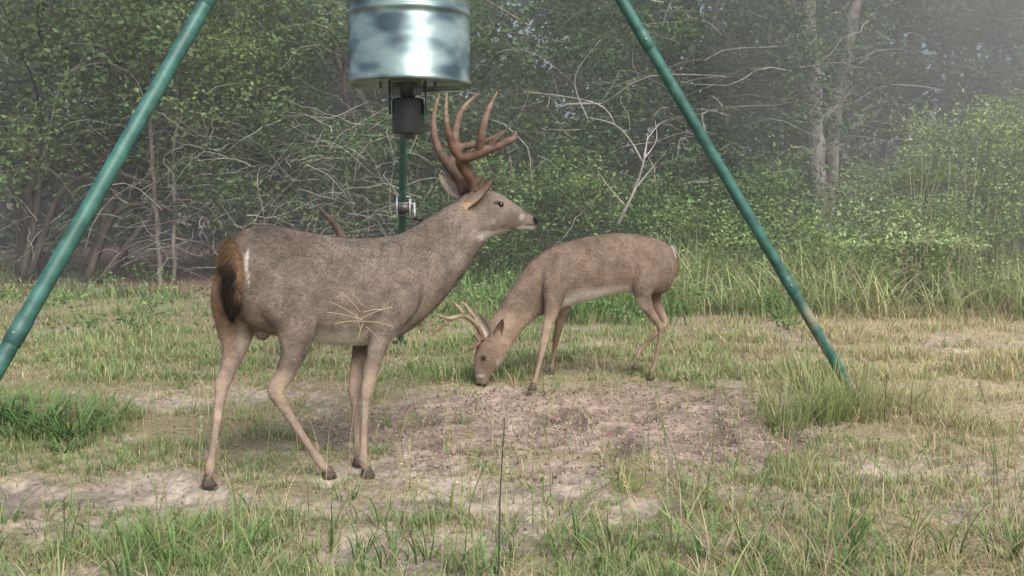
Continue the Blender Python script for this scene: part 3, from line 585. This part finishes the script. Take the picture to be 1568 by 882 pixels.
hair(V,Nn,C,lambda p:np.tile([0,0,-1.],(len(p),1)),11000,.034,.0022,'tail_hair',D,.22)
A2=Acc(); ear(A2,h1(716,316,-.045),h1(760,270,-.10),.062,[-.45,-.8,.35],[.26,.17,.12],[.24,.18,.14],.45)
ear(A2,h1(708,300,.045),h1(672,266,.10),.072,[.1,-1,.15],[.22,.17,.14],[.36,.30,.26],.35); A2.make('ears',fur,True,D)
A2=Acc(); ball(A2,h1(767,313,-.0495),.0135,[.010,.008,.007]); ball(A2,h1(767,313,.0495),.0135,[.010,.008,.007]); A2.make('eyes',eyem,True,D)
A2=Acc(); 
for hp in hps: hoofs(A2,hp,b1.f,b1.l)
h_=A2.make('hooves',None); h_.data.materials.append(hornm); h_.parent=D; 
h_.data.color_attributes['Col'].data.foreach_set('color',np.tile(np.array([.09,.07,.055,1],np.float32),len(h_.data.vertices)))
def antlers(name,lst,vox,parent,plane,c0,c1,z0,z1,mul=1.):
    a=Acc()
    for pts,r0,r1 in lst:
        P=spline([plane(p[0],p[1],p[2]) for p in pts],24); t=np.linspace(0,1,24); rr=((1-t**1.8)*(r0-r1)+r1)*mul; V_,F_,C_=tubes(P[None],rr[None],12,np.array([1.,1,1])); m=24*12
        V_=np.concatenate([V_,[P[0],P[-1]]]); i=np.arange(12); j=(i+1)%12; a.add(V_,F_+[np.stack([j,i,np.full(12,m)],1),np.stack([i+276,j+276,np.full(12,m+1)],1)],np.array([1.,1,1]))
    me=remesh(a,vox,2); V,Nn=getv(me); n_=fbm(V[:,0]*20,V[:,1]*20,V[:,2]*60,seed=5)[:,None]; k=sst(z0,z1,V[:,2])[:,None]
    C=(np.array(c0)*(1-k)+np.array(c1)*k)*(.5+1.0*n_); setcol(me,C); finish(me,name,antm,parent)
antlers('antlers',[
 ([(727,292,-.03),(722,275,-.04),(710,257,-.06),(706,245,-.08),(722,239,-.10),(748,229,-.11),(772,219,-.10),(786,212,-.08),(789,201,-.07)],.024,.010),
 ([(716,250,-.07),(697,232,-.09),(688,208,-.11),(683,180,-.12),(684,141,-.12)],.019,.004),
 ([(734,236,-.10),(736,215,-.12),(741,190,-.13),(749,165,-.13),(762,140,-.13)],.019,.004),
 ([(752,229,-.11),(758,216,-.12),(776,199,-.13)],.014,.003),
 ([(712,296,.03),(706,278,.04),(694,262,.06),(680,243,.09),(669,222,.12),(664,195,.14),(666,168,.14),(674,141,.13)],.024,.004),
 ([(690,256,.07),(698,238,.11),(706,226,.14),(728,221,.16),(752,212,.16),(772,200,.15)],.020,.005),
 ([(702,232,.13),(697,208,.16),(703,178,.17),(716,158,.17),(734,143,.16)],.018,.004),
 ([(724,284,-.035),(733,276,-.05),(738,268,-.05)],.013,.004)],.0042,D,h1,[.105,.064,.047],[.25,.18,.14],1.30,1.62,1.12)
A2=Acc()
for a,b_,c,d in [(500,478,556,490),(513,496,556,492),(520,446,552,478),(552,488,600,470),(556,478,590,474),(556,492,602,500),(545,480,552,505),(556,495,548,520),(505,462,548,486),(560,500,580,520),(540,450,556,470)]:
    P=spline([b1(a,b_,-.195),b1((a+c)/2,(b_+d)/2-2,-.205),b1(c,d,-.20)],6); tube1(A2,P,.0014,4,STRAW*1.1,False)
A2.make('straw',gmat,False,D)
# ================= young buck, grazing
D2_=empty('white_tailed_deer.001')
b2=Pl((gx_(850,5.95),5.95),(-math.cos(R(12)),-math.sin(R(12))))
A1=Acc()
tb=[(1031,396,1029,424,.04),(1025,378,1021,445,.095),(1008,366,998,453,.115),(978,359,965,448,.115),(942,357,932,452,.12),(907,361,902,460,.13),(877,368,873,468,.125),(851,376,853,474,.11),(831,386,839,480,.09),(812,402,826,484,.072),(796,422,812,494,.058),(782,443,798,508,.052),(768,464,786,524,.048),(756,484,778,540,.044)]
bodyloft(A1,[(b2(a,b_),b2(c,d),w) for a,b_,c,d,w in tb],[b2.l]*len(tb),64)
hb=[(757,480,782,530,.045),(744,500,778,538,.05),(734,520,772,550,.052),(727,541,765,560,.046),(725,558,756,570,.036),(726,571,750,578,.029),(727,582,748,585,.026),(730,589,745,591,.016)]
bodyloft(A1,[(b2(a,b_),b2(c,d),w) for a,b_,c,d,w in hb],[b2.l]*len(hb),34)
hps=[]
hps.append(mkleg(A1,b2,[(848,420,.075,.07,.045),(848,450,.09,.07,.045),(844,478,.09,.044,.034),(837,505,.09,.029,.025),(831,533,.09,.023,.02),(828,548,.09,.0155,.0145),(822,572,.09,.0135,.0125),(819,583,.09,.0175,.016)],(816,595)))
hps.append(mkleg(A1,b2,[(866,430,-.08,.07,.04),(864,465,-.085,.05,.035),(857,495,-.08,.030,.025),(851,522,-.07,.022,.019),(849,535,-.06,.015,.014),(846,555,-.06,.013,.012),(845,562,-.06,.016,.015)],(844,572)))
hps.append(mkleg(A1,b2,[(1000,398,.07,.09,.06),(990,428,.085,.092,.055),(984,450,.09,.060,.045),(992,472,.09,.036,.03),(1003,488,.085,.026,.021),(1011,501,.08,.024,.018),(1010,516,.08,.0165,.0135),(1005,545,.08,.0135,.0125),(1001,562,.08,.017,.015)],(997,578)))
P=[b2(1006,405,-.07),b2(1000,440,-.08),b2(1002,460,-.08),b2(1012,480,-.08),b2(1018,494,-.08),b2(1008,507,-.08),b2(990,526,-.08),b2(979,538,-.08),b2(975,550,-.08)]
limb(A1,P,[.08,.07,.045,.028,.022,.0155,.0135,.016,.013],[.05,.045,.035,.024,.018,.0145,.0125,.015,.012],b2.l)
limb(A1,[b2(860,395,.06),b2(852,425,.085),b2(850,455,.085)],[.05,.055,.045],[.04,.045,.04],b2.l)
ball(A1,b2(741,546,.042),.016,[1,1,1]); ball(A1,b2(741,546,-.042),.016,[1,1,1])
me=remesh(A1,.0075,4); V,Nn=getv(me); s,l,zz=b2.loc(V); n1_=fbm(V[:,0]*6,V[:,1]*6,V[:,2]*6,seed=14); n3=fbm(V[:,0]*22,V[:,1]*22,V[:,2]*22,seed=35)
C=np.tile(np.array([.24,.18,.14]),(len(V),1))*(.66+.54*n1_+.4*(n3-.5))[:,None]
k=(sst(.78,.92,zz))[:,None]; C=C*(1-.2*k)
lg=sst(.50,.38,zz)[:,None]*sst(.42,.30,s)[:,None]; C=C*(1-lg)+np.array([.34,.26,.195])*lg
bl=(sst(-.2,-.65,Nn[:,2])*sst(.62,.56,zz)*sst(.40,.46,zz)*sst(-.62,-.5,s)*sst(.02,-.06,s))[:,None]; C=C*(1-bl)+np.array([.66,.61,.54])*bl
C=spots(V,C,[(b2(1031,405,.02),(.015,.05,.06),WH*.8,.5),(b2(742,547,.04),.022,[.34,.27,.22],.4),(b2(736,575,.02),(.03,.04,.012),WH*.7,.6),(b2(736,589,.0),(.035,.04,.014),[.02,.018,.018],1.),(b2(733,530,0),(.035,.05,.03),[.19,.12,.08],.7),
  (b2(765,552,.02),(.03,.04,.03),WH*.6,.5),(b2(932,455,.11),(.16,.08,.038),WH,.95),(b2(1012,500,.06),(.02,.03,.03),[.42,.32,.22],.7)],6)
setcol(me,C); finish(me,'body',fur,D2_)
def flow2(p):
    s_,l_,z_=b2.loc(p); f=np.tile(-b2.f,(len(p),1)); f[:,2]-=.4; f[(z_<.4)&(s_<.2)]=[0,0,-1]; return f
hair(V,Nn,C,flow2,60000,.011,.0018,'coat_hair',D2_,.22)
A2=Acc(); Pt=[b2(1026,378)-b2.f*.01,b2(1029,392)-b2.f*.015,b2(1030,408)-b2.f*.015,b2(1027,422)-b2.f*.015,b2(1024,432)-b2.f*.01]
limb(A2,Pt,[.014,.018,.02,.016,.006],[.02,.035,.038,.026,.008],b2.l,16); me=remesh(A2,.006,2); V,Nn=getv(me); C=np.tile([.24,.16,.11],(len(V),1)); kk=((V-Pt[2])@b2.f>.008)[:,None]; C=np.where(kk,WH*.7,C); setcol(me,C); finish(me,'tail',fur,D2_)
hair(V,Nn,C,lambda p:np.tile([0,0,-1.],(len(p),1)),3500,.025,.002,'tail_hair',D2_,.25)
A2=Acc(); ear(A2,b2(748,514,.035),b2(732,479,.085),.055,[-.2,-1,0],[.27,.2,.16],[.55,.5,.45],.4); ear(A2,b2(760,516,.03),b2(770,488,.10),.05,[0.3,-1,0],[.2,.14,.1],[.30,.23,.18],.4)
A2.make('ears',fur,True,D2_)
A2=Acc(); ball(A2,b2(741,547,.054),.014,[.012,.01,.008]); ball(A2,b2(741,547,-.054),.014,[.012,.01,.008]); A2.make('eyes',eyem,True,D2_)
A2=Acc()
for hp in hps: hoofs(A2,hp,b2.f,b2.l,.9)
rh=b2(974,556,-.08); hoofs(A2,rh-np.array([0,0,.03]),b2.f,b2.l,.85)
h_=A2.make('hooves',None); h_.data.materials.append(hornm); h_.parent=D2_
h_.data.color_attributes['Col'].data.foreach_set('color',np.tile(np.array([.10,.08,.06,1],np.float32),len(h_.data.vertices)))
antlers('antlers',[
 ([(740,520,.03),(733,503,.05),(722,490,.09),(710,484,.12),(697,486,.14),(682,496,.14),(660,514,.12)],.016,.004),
 ([(710,484,.12),(704,473,.13),(691,460,.13)],.0135,.004),([(697,486,.14),(684,487,.15),(666,480,.15)],.0135,.004),
 ([(746,518,-.03),(736,498,-.05),(722,480,-.10),(712,466,-.13),(704,464,-.14)],.014,.004),
 ([(738,518,.03),(728,514,.04),(734,524,.05),(722,534,.06),(711,540,.06)],.014,.004)],.0042,D2_,b2,[.14,.09,.06],[.30,.22,.16],.2,.45,1.1)
# ------------------------------------------------------------------ thin haze volume, plus volumes added to imitate glare at right
def hazemat(name,dens):
    m,nt,N,L=newmat(name)
    o=N.new('ShaderNodeOutputMaterial'); v=N.new('ShaderNodeVolumeScatter'); v.inputs['Density'].default_value=dens; v.inputs['Anisotropy'].default_value=.1; v.inputs['Color'].default_value=(.97,.98,1,1); L.new(v.outputs[0],o.inputs['Volume']); return m
a=Acc(); box(a,[2,20.2,5.8],I3,(32,13,6.2),np.array([1.,1,1])); a.make('haze_volume',hazemat('mist',.016))
mb=hazemat('glare_haze',.032)
for q_ in (1.0,.66):
    a=Acc(); s=Acc(); lathe(s,[(max(1e-3,math.sin(math.pi*i/24)),-math.cos(math.pi*i/24)) for i in range(25)],0,0,48,np.array([1.,1,1])); a.add(np.concatenate(s.V)*[7.6*q_,5.2*q_,5.6*q_]+[9.8+.02*q_,11.6,3.4],[np.concatenate(s.F[4])],np.array([1.,1,1])); a.make('haze_volume',mb,True)  # nested scatter ellipsoids added to stand in for the right-hand glow
# ------------------------------------------------------------------ light
w=bpy.data.worlds.new("World"); sc.world=w; w.use_nodes=True; nt=w.node_tree; bg=nt.nodes['Background']; sky=nt.nodes.new('ShaderNodeTexSky'); sky.sky_type='NISHITA'; sky.sun_disc=False
EL,AZ=R(46),R(155)
sky.sun_elevation=EL; sky.sun_rotation=AZ; sky.air_density=1.0; sky.dust_density=4.; sky.ozone_density=1.
nt.links.new(sky.outputs[0],bg.inputs[0]); bg.inputs[1].default_value=.15
sd=bpy.data.lights.new('sun','SUN'); sd.energy=3.7; sd.angle=R(34); sd.color=(1,.97,.91); so=bpy.data.objects.new('sun',sd); sc.collection.objects.link(so)
dirv=Vector((math.sin(AZ)*math.cos(EL),math.cos(AZ)*math.cos(EL),math.sin(EL))); so.rotation_euler=dirv.to_track_quat('Z','Y').to_euler()
sc.view_settings.view_transform='Standard'; sc.view_settings.look='None'; sc.view_settings.exposure=0
